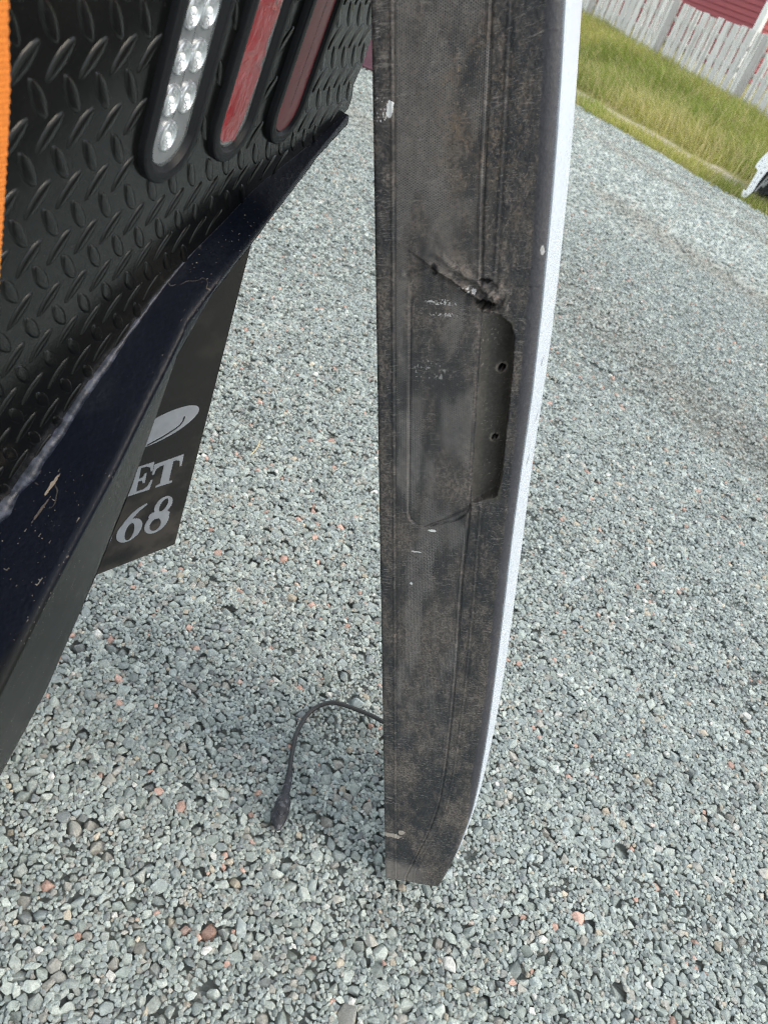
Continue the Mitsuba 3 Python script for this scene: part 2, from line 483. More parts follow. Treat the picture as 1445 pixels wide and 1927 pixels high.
scene['shell_mat'] = {'type': 'principled', 'base_color': proc(shell_colour), 'roughness': 0.35, 'specular': 0.5}
scene['dark_mat'] = {'type': 'principled', 'base_color': {'type': 'rgb', 'value': [0.02, 0.021, 0.022]}, 'roughness': 0.6}
ex = unit([0.95, -0.31, 0])
car = Frame([2.369, 9.388, 0.0], ex, [-ex[1], ex[0], 0], [0, 0, 1])
out = Polygon([(-0.036, 0.02), (-0.051, 0.085), (-0.020, 0.080), (-0.016, 0.30), (-0.059, 0.321), (-0.060, 0.354), (-0.052, 0.407), (-0.025, 0.487), (0.06, 0.56),
               (0.28, 0.64), (0.72, 0.70), (0.85, 0.98), (1.05, 1.02), (1.55, 0.98), (1.75, 0.66), (1.95, 0.60), (1.97, 0.12), (1.55, 0.06),
               (0.50, 0.05), (0.475, 0.22), (0.39, 0.325), (0.26, 0.37), (0.13, 0.365), (0.068, 0.322), (0.052, 0.222), (0.047, 0.10), (0.024, 0.04), (0.012, 0.012)])
m = extrude(out.buffer(0.006).buffer(-0.006), 0.030)
v = np.asarray(m.vertices)
add('vehicle_shell__side_panel', car.mesh(trimesh.Trimesh(np.stack([v[:, 0], v[:, 2], v[:, 1]], -1), m.faces[:, ::-1], process=False)), 'shell_mat', smooth=25)
m = extrude(Polygon([(0.02, 0.38), (0.03, 0.47), (0.28, 0.60), (0.72, 0.66), (0.87, 0.94), (1.5, 0.94), (1.7, 0.6), (1.9, 0.5), (1.9, 0.18), (0.62, 0.14), (0.5, 0.38)]), 1.2)
v = np.asarray(m.vertices)
add('vehicle_shell__body', car.mesh(trimesh.Trimesh(np.stack([v[:, 0], v[:, 2] + 0.034, v[:, 1]], -1), m.faces[:, ::-1], process=False)), 'shell_mat', smooth=25)
m = bevel_box(0.56, 0.03, 0.42, 0.01); m.apply_translation([0.29, 0.36, 0.25])
add('vehicle_shell__wheel_housing', car.mesh(m), 'dark_mat')
for q0, q1, rr in (([0.10, 0.14, 0.16], [0.16, 0.20, 0.31], 0.016), ([0.16, 0.24, 0.10], [0.40, 0.2, 0.16], 0.02), ([0.30, 0.1, 0.05], [0.28, 0.26, 0.34], 0.03),
                   ([0.065, 0.05, 0.10], [0.11, 0.09, 0.30], 0.008)):
    add('vehicle_shell__strut', car.mesh(tube(np.linspace(q0, q1, 6), rr)), 'strut_mat' if rr < 0.02 else 'dark_mat', smooth=40)
scene['strut_mat'] = {'type': 'principled', 'base_color': {'type': 'rgb', 'value': [0.30, 0.30, 0.30]}, 'roughness': 0.45}
for q in ((0.008, 0.14), (0.018, 0.19), (0.03, 0.352), (-0.03, 0.40)):
    m = trimesh.creation.cylinder(0.0065, 0.006, sections=12)
    m.apply_transform(trimesh.transformations.rotation_matrix(np.pi / 2, [1, 0, 0])); m.apply_translation([q[0], -0.003, q[1]])
    add('vehicle_shell__bolt', car.mesh(m), 'strut_mat', smooth=40)
tag('vehicle_shell', 'white vehicle body shell with an empty dark wheel opening at the road edge', 'vehicle')

# ------------------------------------------------------------------ dusky red drum far down the road
scene['drum_mat'] = {'type': 'principled', 'base_color': proc(lambda p, n, uv: mix(mi.Color3f(0.10, 0.040, 0.058), mi.Color3f(0.15, 0.065, 0.082), fbm(p.x * 8, p.y * 8, p.z * 8))), 'roughness': 0.6}
prof = [(0.001, 0.0), (0.285, 0.0), (0.292, 0.012), (0.285, 0.03), (0.28, 0.28), (0.29, 0.295), (0.28, 0.31), (0.28, 0.57), (0.29, 0.585), (0.28, 0.60), (0.28, 0.85), (0.292, 0.87), (0.286, 0.885), (0.27, 0.872), (0.001, 0.872)]
m = trimesh.creation.revolve(np.array(prof), sections=40)
m.apply_translation([-1.76, 8.75, -0.01])
add('drum', m, 'drum_mat', smooth=35)
tag('drum', 'dusky red drum glimpsed in the narrow gap between truck tail and bumper', 'drum')

# ------------------------------------------------------------------ bumper standing on its end
# u: along its length from the end on the ground, v: across the step pad, w: out of the pad
BU, BV, BW = unit([-0.319, 0.0414, 0.9469]), unit([0.9469, -0.029, 0.3203]), unit([-0.0407, -0.9987, 0.03])
bump = Frame([0.2495, 0.7501, -0.003], BV, BU, BW)
BL = 1.89
vr_tab = np.array([(0, .1000), (.055, .1140), (.14, .1315), (.25, .1488), (.348, .1564), (.5, .163), (.622, .1660), (.714, .1678), (.8, .1697), (.908, .1735), (1.0057, .1765),
                   (1.087, .177), (1.17, .1764), (1.2613, .1741), (1.3415, .1706), (1.45, .166), (1.542, .1564), (1.64, .1488), (1.75, .1315), (1.835, .1140), (1.89, .1000)])
v_right = PchipInterpolator(vr_tab[:, 0], vr_tab[:, 1])
low1 = np.array([(.0399, .0238), (.0541, .077), (.0805, .1767), (.0961, .2652), (.1047, .3941), (.1102, .5609), (.1114, .7032), (.115, .7888), (.1165, .83)])
low2 = np.array([(.0544, .0455), (.0725, .1146), (.0982, .197), (.1091, .2693), (.1185, .398), (.1252, .5643), (.1274, .7061), (.1280, .7733), (.129, .83)])
low1_v, low2_v = PchipInterpolator(low1[:, 1], low1[:, 0]), PchipInterpolator(low2[:, 1], low2[:, 0])
LINE_L, PAN = 0.0195, (0.0378, 0.115, 0.785, 1.108)


def sst(a, b, x):
    t = np.clip((x - a) / (b - a), 0, 1)
    return t * t * (3 - 2 * t)


def gauss(x, s):
    return np.exp(-(x / s) ** 2)


def seg(V, U, a, b):
    """distance to a segment, signed side, place along it"""
    a, b = np.array(a), np.array(b)
    d = b - a
    L2 = d @ d
    t = np.clip(((V - a[0]) * d[0] + (U - a[1]) * d[1]) / L2, 0, 1)
    dx, dy = V - a[0] - t * d[0], U - a[1] - t * d[1]
    return np.hypot(dx, dy), np.sign(d[0] * dy - d[1] * dx), t


recess_poly = Polygon([(.1150, .8286), (.1314, .8390), (.1470, .8450), (.1515, .8700), (.1528, .9394), (.1540, 1.0098), (.1530, 1.0455), (.1475, 1.0600), (.1360, 1.0690), (.1150, 1.0720)]).buffer(-0.004).buffer(0.004)


def pad_height(V, U):
    m = np.where(U > 0.945, 1.89 - U, U)
    h = 0.0007 * (meshkit.fbm(np.stack([V * 22, U * 14, 0 * V], -1), 3, 2) - 0.5)
    h += 0.0009 * gauss(V - LINE_L, 0.0011) - 0.0006 * gauss(V - LINE_L - 0.003, 0.0012) - 0.0004 * sst(LINE_L + 0.001, LINE_L - 0.001, V)
    on_low = (m < 0.835)
    v1 = np.where(on_low, low1_v(np.clip(m, .0238, .83)), 0.1140)
    v2 = np.where(on_low, low2_v(np.clip(m, .0455, .83)), 0.1280)
    away = np.where((U > 0.83) & (U < 1.10), 0.0, 1.0)
    h += away * (-0.0022 * gauss(V - v1, 0.0011) + 0.0008 * gauss(V - v1 + 0.003, 0.0015) + 0.0009 * gauss(V - v2, 0.0012) - 0.0005 * gauss(V - v2 - 0.003, 0.0016))
    # the raised outer field
    h += away * 0.0008 * sst(0, 0.004, V - v2)
    # step panel: pressed in
    du = np.minimum(U - PAN[2] - 0.36 * np.clip(V - 0.05, 0, 1), PAN[3] - U)
    dv = np.minimum(V - PAN[0], PAN[1] + 0.002 - V)
    inside = np.minimum(du, dv)
    q = np.where((du < 0.022) & (dv < 0.022), 0.022 - np.hypot(0.022 - du, 0.022 - dv), inside)
    h += -0.0022 * sst(-0.0006, 0.0010, q) - 0.0013 * gauss(q - 0.0012, 0.0010) * sst(1.09, 1.07, U)
    # recess behind the panel, with a floor that slopes down to the right
    e = np.array([recess_poly.exterior.distance(Point(a, b)) * (1 if recess_poly.contains(Point(a, b)) else -1)
                  if (0.11 < a < 0.158 and 0.822 < b < 1.078) else -0.01 for a, b in zip(V.ravel(), U.ravel())]).reshape(V.shape)
    ragged = 0.0014 * (meshkit.fbm(np.stack([V * 500, U * 500, 0 * V], -1), 2, 8) - 0.5)
    floor = -0.002 - 0.72 * np.clip(V - 0.115, 0, 0.05)
    wall = sst(-0.0002, 0.0028, e + ragged)
    near_left = sst(0.1145, 0.119, V)
    h += np.where(V > 0.1145, floor * wall * near_left, 0)
    # two torn holes in its floor
    for c, r in (((.1405, 1.0037), .0042), ((.1385, .9175), .0036)):
        d = np.abs(V - c[0]) * 1.15 + np.abs(U - c[1]) * 0.75
        th = np.arctan2(U - c[1], V - c[0])
        rr = r * (1 + 0.25 * np.sin(3 * th + 1))
        h += 0.0022 * gauss(d - rr - 0.0014, 0.0012) - 0.022 * sst(rr, rr - 0.0008, d)
    # the tear: the pad is folded over along a slanting crease
    d, side, t = seg(V, U, (.0600, 1.1165), (.1310, 1.0740))
    bulge = np.sin(np.pi * np.clip(t, 0.02, 1)) ** 0.5 * (0.55 + 0.9 * meshkit.fbm(np.stack([V * 120, U * 120, 0 * V], -1), 3, 40))
    h += bulge * (np.where(side > 0, 0.0120 * np.exp(-d / 0.017), -0.0080 * np.exp(-d / 0.006)) + np.where(side > 0, 0.0032 * gauss(d - 0.0130, 0.0030) - 0.0030 * gauss(d - 0.0070, 0.0034), 0))
    d2, side2, t2 = seg(V, U, (.0560, 1.1190), (.0980, 1.1120))
    h += 0.0022 * gauss(d2, 0.0035) * (1 - 0.4 * t2)
    d3, side3, t3 = seg(V, U, (.0340, 1.1060), (.0590, 1.1155))
    h += -0.0013 * gauss(d3, 0.0018) + 0.0009 * gauss(d3 - 0.004, 0.003)
    lump = gauss(V - 0.128, 0.014) * gauss(U - 1.086, 0.016)
    h += lump * (0.019 * (meshkit.fbm(np.stack([V * 170, U * 170, 0 * V], -1), 4, 5) - 0.42))
    h += -0.004 * sst(1.25, 0.5, np.hypot((V - 0.0645) / 0.0042, (U - 1.1125) / 0.0070))
    rag = meshkit.fbm(np.stack([V * 330, U * 330, 0 * V], -1), 3, 31) - 0.5
    h += -0.016 * sst(1.1, 0.85, np.hypot((V - 0.1195) / 0.0085, (U - 1.0790) / 0.0060) + 0.9 * rag)
    h += -0.006 * sst(1.1, 0.7, np.hypot((V - 0.1185) / 0.0075, (U - 1.1045) / 0.0018) + 1.3 * rag)
    h += -0.014 * gauss(V - 0.125, 0.007) * gauss(U - 1.0775, 0.004)
    d4, _, t4 = seg(V, U, (.0560, .7845), (.1150, .8250))
    h += sst(0.02, 0.35, t4) * (-0.0016 * gauss(d4, 0.0014) + 0.0014 * gauss(d4 - 0.004, 0.003))
    # rounded rim
    vr = v_right(np.clip(U, 0, BL))
    x = np.clip((V - (vr - 0.0125)) / 0.0125, 0, 1)
    h += -0.0105 * (1 - np.sqrt(np.maximum(1 - x * x, 0)))
    x = np.clip((0.005 - V) / 0.005, 0, 1)
    h += -0.004 * (1 - np.sqrt(np.maximum(1 - x * x, 0)))
    h += 0.0005 * (meshkit.fbm(np.stack([V * 160, U * 160, 0 * V], -1), 3, 12) - 0.5)
    return h


uu = np.r_[np.arange(0, 0.77, 0.0024), np.arange(0.77, 1.14, 0.0011), np.arange(1.14, BL + 0.001, 0.0026)]
tt = np.linspace(0, 1, 150)
UU, TT = np.meshgrid(uu, tt, indexing='ij')
VV = TT * v_right(np.clip(UU, 0, BL))
lowend = np.clip(1 - UU / 0.12, 0, 1) - np.clip(1 - (BL - UU) / 0.12, 0, 1)
U2 = UU + (0.0064 + 0.127 * VV) * lowend
WW = pad_height(VV, U2)
top = np.stack([VV, U2, WW], -1)
# turn the rim of the pad down along its edge so that it has thickness
rim = top.copy()
rows = np.concatenate([np.stack([top[:, 0, 0], top[:, 0, 1], top[:, 0, 2] - 0.007], -1)[:, None], top], 1)
rows = np.concatenate([np.stack([rows[0, :, 0], rows[0, :, 1] + 0.001, rows[0, :, 2] - 0.02], -1)[None], rows,
                       np.stack([rows[-1, :, 0], rows[-1, :, 1] - 0.001, rows[-1, :, 2] - 0.02], -1)[None]], 0)
pad_uv = rows[..., :2].reshape(-1, 2)
pm = loft(rows)
pm = trimesh.Trimesh(bump(pm.vertices), pm.faces, process=False)
if (pm.face_normals @ BW).mean() < 0:
    pm.faces = pm.faces[:, ::-1]


def hexes(x, y, pitch):
    """1 on the raised mesh, 0 in its cells"""
    k = 4 * math.pi / (math.sqrt(3) * pitch)
    c = dr.cos(k * x) + dr.cos(k * (0.5 * x + 0.866 * y)) + dr.cos(k * (0.5 * x - 0.866 * y))
    return smoothstep(1.3, -1.0, c)


def field(v, u):
    """where the pad carries the mesh pattern"""
    lim = 0.111 - 0.05 * smoothstep(0.30, 0.05, u)
    return smoothstep(0.0225, 0.024, v) * smoothstep(lim + 0.002, lim, v) * smoothstep(0.30, 0.52, u) * (1 - 0.6 * smoothstep(1.30, 1.5, u))


def pad_relief(p, n, uv):
    v, u = uv.x, uv.y
    worn = smoothstep(0.25, 0.55, fbm(v * 28, u * 16, 4.0))
    return 0.00045 * hexes(v, u, 0.0024) * field(v, u) * (0.35 + 0.65 * worn) + 0.00035 * noise(v * 420, u * 420) + 0.00016 * noise(v * 1100, u * 1100)


def spot(v, u, cv, cu, rv, ru, seed):
    d = dr.sqrt(dr.square((v - cv) / rv) + dr.square((u - cu) / ru))
    return smoothstep(1.05, 0.85, d + 0.9 * (fbm(v * 320 + seed, u * 320) - 0.5))


def scratches(v, u, a, fx, fy, cut):
    c, s = math.cos(a), math.sin(a)
    x, y = v * c + u * s, -v * s + u * c
    return smoothstep(cut, cut + 0.05, noise(x * fx, y * fy, a * 9)) * smoothstep(0.40, 0.58, fbm(v * 40 + a * 5, u * 30))


def pad_colour(p, n, uv):
    v, u = uv.x, uv.y
    grain = noise(v * 1300, u * 1300)
    grain2 = fbm(v * 480, u * 480, 2.0)
    f = field(v, u)
    hx = hexes(v, u, 0.0024)
    c = mi.Color3f(0.024, 0.026, 0.029) * (0.75 + 0.5 * grain2)
    dust = smoothstep(0.34, 0.70, 0.62 * fbm(v * 26, u * 13, 1.0, octaves=5) + 0.38 * fbm(v * 150, u * 70, 4.0, octaves=4))
    c = mix(c, mi.Color3f(0.150, 0.126, 0.108), dust * (0.25 + 0.75 * smoothstep(0.30, 0.80, grain2)))
    # dust lies deep in the bare mesh
    worn = smoothstep(0.42, 0.64, fbm(v * 45 + 3, u * 14, 6.0))
    c = mix(c, mi.Color3f(0.165, 0.158, 0.152), f * hx * (0.14 + 0.66 * worn))
    # brown mud in the upper field and to the right of the lines
    zone = dr.exp(-dr.square((v - 0.085) / 0.035) - dr.square((u - 1.26) / 0.09)) + 0.6 * dr.exp(-dr.square((v - 0.135) / 0.03) - dr.square((u - 1.22) / 0.12)) \
        + 0.30 * dr.exp(-dr.square((v - 0.06) / 0.05) - dr.square((u - 1.12) / 0.06)) + 0.35 * dr.exp(-dr.square((v - 0.10) / 0.05) - dr.square((u - 0.05) / 0.08))
    mud = smoothstep(0.50, 0.70, fbm(v * 75, u * 60, 9.0, octaves=5) * 0.75 + 0.30 * zone) * dr.minimum(zone, 1) * smoothstep(0.42, 0.62, fbm(v * 420, u * 420, 8.0))
    c = mix(c, mi.Color3f(0.170, 0.128, 0.092), mud * (0.25 + 0.75 * grain))
    crumb = smoothstep(0.82, 0.88, noise(v * 800, u * 800, 3.0)) * dr.minimum(0.10 + zone, 1)
    c = mix(c, mi.Color3f(0.27, 0.21, 0.145), crumb * 0.6)
    foot = smoothstep(0.075, 0.045, u + 0.02 * (fbm(v * 60, u * 60) - 0.5)) * smoothstep(0.07, 0.02, v - 0.02)
    c = mix(c, mi.Color3f(0.23, 0.205, 0.185), 0.6 * foot)
    # scuffs
    sc = scratches(v, u, 0.2, 130, 2100, 0.80) + scratches(v, u, 0.95, 110, 1900, 0.84) + scratches(v, u, 2.5, 140, 2200, 0.83) + scratches(v, u, 1.52, 70, 1900, 0.84)
    c = mix(c, mi.Color3f(0.25, 0.235, 0.22), dr.minimum(sc, 1) * 0.5)
    fine = scratches(v, u, 0.35, 150, 1250, 0.80) + scratches(v, u, 1.25, 140, 1300, 0.82) + scratches(v, u, 2.75, 150, 1200, 0.81) + scratches(v, u, 0.02, 120, 1200, 0.80)
    c = mix(c, mi.Color3f(0.24, 0.22, 0.205), dr.minimum(fine, 1) * 0.38)
    c = c * (0.80 + 0.40 * fbm(v * 230, u * 150, 12.0, octaves=3))
    left = smoothstep(0.030, 0.008, v) * scratches(v, u, 0.05, 90, 1200, 0.62)
    c = mix(c, mi.Color3f(0.22, 0.205, 0.19), left * 0.5)
    # the smooth rounded rim along the white face
    vr = 0.1765 - 0.009 * smoothstep(0.95, 0.55, u) - 0.011 * smoothstep(0.55, 0.28, u) - 0.012 * smoothstep(1.1, 1.5, u)
    rim = smoothstep(-0.002, 0.001, v - (vr - 0.0125) + 0.003 * (fbm(v * 90, u * 60, 3.0) - 0.5)) * smoothstep(0.12, 0.2, u)
    c = mix(c, mi.Color3f(0.036, 0.037, 0.046) * (0.85 + 0.3 * grain2), 0.85 * rim)
    # bare smooth rubber in the recess
    rec = smoothstep(0.1165, 0.1180, v) * smoothstep(0.1535, 0.1520, v) * smoothstep(0.836, 0.842, u) * smoothstep(1.068, 1.060, u)
    c = mix(c, mi.Color3f(0.052, 0.048, 0.040) * (0.5 + 1.0 * fbm(v * 50, u * 30, 2.0)) * (0.80 + 0.4 * grain2), 0.85 * rec)
    c = mix(c, mi.Color3f(0.20, 0.18, 0.155), 0.6 * rec * smoothstep(0.84, 0.90, noise(v * 620, u * 620, 6.0)) * smoothstep(0.4, 0.6, fbm(v * 60, u * 40, 14.0)))
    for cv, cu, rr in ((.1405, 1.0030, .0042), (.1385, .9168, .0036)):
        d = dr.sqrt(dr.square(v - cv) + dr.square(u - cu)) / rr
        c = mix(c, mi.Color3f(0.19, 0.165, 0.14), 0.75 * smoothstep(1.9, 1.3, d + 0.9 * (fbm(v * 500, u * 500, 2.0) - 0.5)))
        c = mix(c, mi.Color3f(0.012, 0.012, 0.012), smoothstep(1.1, 0.85, d))  # shade inside the two holes painted dark
    hole_shade = dr.maximum(spot(v, u, .1195, 1.0790, .0085, .0060, 21), dr.maximum(spot(v, u, .1185, 1.1045, .0075, .0016, 22), spot(v, u, .0645, 1.1125, .0038, .0064, 23)))
    c = mix(c, mi.Color3f(0.012, 0.012, 0.012), 0.85 * hole_shade)  # depth shade of the tear holes and crack painted into the colour
    # white paint marks and pale scrapes
    wh = spot(v, u, .0178, 1.2615, .0036, .0065, 1) + spot(v, u, .0165, 1.2560, .0030, .0030, 8) + 0.9 * spot(v, u, .0700, 0.7845, .0050, .0020, 2) + 0.7 * spot(v, u, .0436, 0.6952, .0020, .0022, 3) + 0.6 * spot(v, u, .0500, .7480, .0060, .0012, 4) \
        + 0.35 * spot(v, u, .1735, 1.136, .0020, .0055, 5)
    near = (spot(v, u, .0740, 1.0770, .0180, .0030, 6) + spot(v, u, .0760, 1.0640, .0160, .0028, 7) + spot(v, u, .1010, 1.0930, .0120, .0055, 9)) * smoothstep(0.55, 0.80, noise(v * 900, u * 700)) * 0.8
    near = near + 0.35 * spot(v, u, .062, 1.0000, .0200, .0140, 10) * smoothstep(0.74, 0.84, noise(v * 520, u * 420)) + spot(v, u, .008, 1.259, .010, .010, 15) * smoothstep(0.72, 0.80, noise(v * 800, u * 300))
    c = mix(c, mi.Color3f(0.78, 0.79, 0.78), dr.clip(wh + 0.8 * near, 0, 1))
    drop = spot(v, u, .0150, .1370, .0170, .0065, 11) + spot(v, u, .0310, .1510, .0065, .0055, 12)
    c = mix(c, mi.Color3f(0.33, 0.29, 0.25), dr.clip(drop, 0, 1))
    return c


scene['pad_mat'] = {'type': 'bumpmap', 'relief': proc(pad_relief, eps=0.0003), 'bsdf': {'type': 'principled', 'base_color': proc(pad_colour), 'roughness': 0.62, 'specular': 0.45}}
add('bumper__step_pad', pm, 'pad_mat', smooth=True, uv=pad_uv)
labels['bumper__step_pad'] = {'label': 'scuffed dusty black step pad with a torn recess'}


def face_colour(p, n, uv):
    v, u = uv.x, uv.y
    c = mi.Color3f(0.41, 0.45, 0.50) * (0.96 + 0.05 * fbm(v * 20, u * 8))
    chip = spot(v, u, .035, 1.005, .012, .004, 1) + spot(v, u, .060, .925, .014, .006, 2) + spot(v, u, .030, .880, .012, .006, 3) + spot(v, u, .09, .86, .02, .003, 4) + spot(v, u, .11, 1.04, .012, .004, 5)
    edge = smoothstep(0.005, 0.001, v + 0.012 * (fbm(v * 200, u * 45) - 0.36))
    tick = smoothstep(0.86, 0.88, noise(v * 300, u * 170)) * smoothstep(0.55, 0.65, fbm(v * 18, u * 7))
    c = mix(c, mi.Color3f(0.10, 0.105, 0.115), dr.clip(0.5 * chip + 0.25 * edge, 0, 1))
    grime = smoothstep(0.55, 0.8, fbm(v * 25, u * 60, 5.0)) * smoothstep(0.9, 0.1, u)
    return mix(c, mi.Color3f(0.36, 0.35, 0.34), 0.40 * grime)


scene['face_mat'] = {'type': 'principled', 'base_color': proc(face_colour), 'roughness': 0.38, 'specular': 0.45}
us = np.linspace(0, BL, 700)
vo = v_right(us)
lw = np.clip(1 - us / 0.12, 0, 1) - np.clip(1 - (BL - us) / 0.12, 0, 1)
uo = us + (0.0064 + 0.127 * vo) * lw
tg = np.stack([np.gradient(vo), np.gradient(uo)], -1)
tg /= np.linalg.norm(tg, axis=1, keepdims=True)
nv = np.stack([tg[:, 1], -tg[:, 0]], -1)
sec = np.array([(-0.0012, -0.0125), (0.0004, -0.0112), (0.0022, -0.0135), (0.0042, -0.022), (0.0066, -0.045), (0.0090, -0.085), (0.0100, -0.125), (0.0093, -0.165), (0.0060, -0.197), (0.0015, -0.214), (-0.012, -0.219), (-0.014, -0.214)])
sec = spline(sec, 60)
dent = 0.0006 * (meshkit.fbm(np.stack([us * 9, 0 * us, 0 * us], -1), 3, 3) - 0.5)
rows = np.stack([np.stack([vo + nv[:, 0] * (a + dent * (a > 0)), uo + nv[:, 1] * a, 0 * vo + b + 0.0012 * np.sin(us * 40) * sst(-0.15, -0.19, b)], -1) for a, b in sec], 1)
fuv = np.stack([np.tile(np.r_[0, np.cumsum(np.hypot(*np.diff(sec, axis=0).T))], (len(us), 1)), np.tile(us[:, None], (1, len(sec)))], -1).reshape(-1, 2)
m = loft(rows)
add('bumper__face', bump.mesh(m), 'face_mat', smooth=False, uv=fuv)
labels['bumper__face'] = {'label': 'white painted face with small paint chips'}
# black valance along the lower edge of the face, inner bar, flange under the pad
rows = np.stack([np.stack([vo + nv[:, 0] * a, uo + nv[:, 1] * a, 0 * vo + b], -1) for a, b in ((0.0045, -0.207), (0.0062, -0.212), (0.0042, -0.228), (-0.02, -0.232), (-0.022, -0.222))], 1)
add('bumper__valance', bump.mesh(loft(rows)), 'dark_mat', smooth=40)
b = bevel_box(0.07, 1.36, 0.12, 0.006); b.apply_translation([0.075, 0.945, -0.1])
add('bumper__reinforcement', bump.mesh(b), 'dark_mat')
fl = Polygon(np.vstack([np.stack([vo - 0.004, uo], -1)[5:-5], [[-0.0014, BL - 0.03], [-0.0014, 0.03]]])).buffer(0).difference(recess_poly.buffer(0.012))
m = extrude(fl, 0.0035); m.apply_translation([0, 0, -0.0145])
add('bumper__flange', bump.mesh(m), 'trim_mat')
for k in (0.62, 1.27):
    b = bevel_box(0.14, 0.012, 0.16, 0.003); b.apply_translation([0.085, k, -0.10])
    add('bumper__bracket', bump.mesh(b), 'dark_mat')
tag('bumper', 'detached white bumper with a dirty black step pad standing on its end in the gravel', 'bumper')

# ------------------------------------------------------------------ cable with a plug on the gravel
scene['cable_mat'] = {'type': 'principled', 'base_color': proc(lambda p, n, uv: mi.Color3f(0.017, 0.017, 0.018) * (0.7 + 0.8 * fbm(p.x * 150, p.y * 150, p.z * 150))), 'roughness': 0.5}
scene['plug_mat'] = {'type': 'principled', 'base_color': proc(lambda p, n, uv: mix(mi.Color3f(0.022, 0.023, 0.029), mi.Color3f(0.10, 0.10, 0.115), smoothstep(0.52, 0.75, fbm(p.x * 180, p.y * 180, p.z * 180)))), 'roughness': 0.6}
path = spline([(0.215, 0.99, 0.12), (0.195, 1.035, 0.075), (0.158, 1.062, 0.026), (0.127, 1.066, 0.026), (0.092, 1.066, 0.026), (0.054, 1.064, 0.024), (0.022, 1.045, 0.016), (0.004, 1.008, 0.010), (0.000, 0.965, 0.008), (0.006, 0.920, 0.008), (0.013, 0.885, 0.009), (0.0165, 0.870, 0.010)], 120)
add('cable__wire', tube(path, 0.0047), 'cable_mat', smooth=50)
boot = spline([(0.0158, 0.874, 0.010), (0.020, 0.850, 0.011), (0.0225, 0.826, 0.012), (0.0235, 0.818, 0.012)], 16)
add('cable__boot', tube(boot, np.linspace(0.0062, 0.0088, 16) + 0.0005 * np.sin(np.arange(16) * 2.2)), 'plug_mat', smooth=50)
body = spline([(0.0235, 0.822, 0.013), (0.0245, 0.810, 0.014), (0.026, 0.793, 0.014), (0.029, 0.772, 0.012), (0.033, 0.757, 0.010)], 18)
pl = tube(body, 1.10 * np.array([.0085, .010, .0120, .0128, .0130, .0132, .0134, .0135, .0136, .0136, .0134, .0130, .0122, .0112, .0098, .0080, .0062, .0045]), 20)
add('cable__plug', pl, 'plug_mat', smooth=50)
th = np.linspace(0, 2 * np.pi, 25)[:-1]
for rr in (0.0092, 0.0058):
    ring = np.stack([0.0268 + rr * 0.85 * np.cos(th), 0.784 + rr * 1.15 * np.sin(th), 0.0265 - 0.05 * rr * np.sin(th) + (0.0002 if rr > 0.006 else 0.0006)], -1)
    add('cable__ring', tube(np.vstack([ring, ring[:1]]), 0.0011, 8, False), 'plug_mat', smooth=50)
tag('cable', 'thin black cable with a chunky dusty plug lying on the gravel left of the bumper', 'cable')

# ------------------------------------------------------------------ a dry straw on the stones
scene['straw_mat'] = {'type': 'principled', 'base_color': {'type': 'rgb', 'value': [0.55, 0.46, 0.27]}, 'roughness': 0.7}
add('straw', tube(spline([(-0.4240, 1.809, 0.004), (-0.4200, 1.850, 0.010), (-0.4272, 1.888, 0.009)], 12), 0.0016, 8), 'straw_mat', smooth=50)
tag('straw', 'single pale dry straw lying on the gravel between mud flap and bumper', 'straw')

# ------------------------------------------------------------------ truck tail
# s: along the tail plate, t: up the plate, o: out of the plate
TD = unit([0.0993, 0.9951, 0]); TU = unit([0.1418, -0.0142, 0.9898]); TN = np.cross(TD, TU)
tail = Frame([-0.2907, 0.68, 1.1607], TD, TU, TN)
weld = np.array([(-.62, -.82), (-.36, -.575), (-.25, -.478), (-.1507, -.3926), (-.0964, -.347), (-.039, -.2906), (.0237, -.2367), (.0997, -.1837), (.1713, -.1527), (.2353, -.1228), (.3385, -.096), (.4251, -.0721), (.4747, -.0484)])
weld_t = PchipInterpolator(weld[:, 0], weld[:, 1])


def paint(base, rough, dust, key, relief=0.0):
    def colour(p, n, uv):
        g = fbm(p.x * 420, p.y * 420, p.z * 420)
        d = smoothstep(0.52, 0.72, fbm(p.x * 34, p.y * 34, p.z * 34, octaves=4))
        sp = smoothstep(0.90, 0.93, noise(p.x * 600, p.y * 600, p.z * 600))
        c = mi.Color3f(*base) * (0.8 + 0.4 * g)
        c = mix(c, mi.Color3f(0.14, 0.13, 0.12), dust * d * (0.3 + 0.7 * g))
        return mix(c, mi.Color3f(0.30, 0.29, 0.28), sp * 0.5 * min(1, dust * 5))

    def rough_fn(p, n, uv):
        return rough * (0.85 + 0.3 * fbm(p.x * 60, p.y * 60, p.z * 60))
    b = {'type': 'principled', 'base_color': proc(colour), 'roughness': proc(rough_fn), 'specular': 0.42}
    scene[key] = b


paint((0.0028, 0.0031, 0.0031), 0.18, 0.02, 'plate_mat')
scene['rubber_mat'] = {'type': 'principled', 'base_color': proc(lambda p, n, uv: mi.Color3f(0.007, 0.008, 0.010) * (0.7 + 0.6 * fbm(p.x * 300, p.y * 300, p.z * 300))), 'roughness': 0.5, 'specular': 0.25}


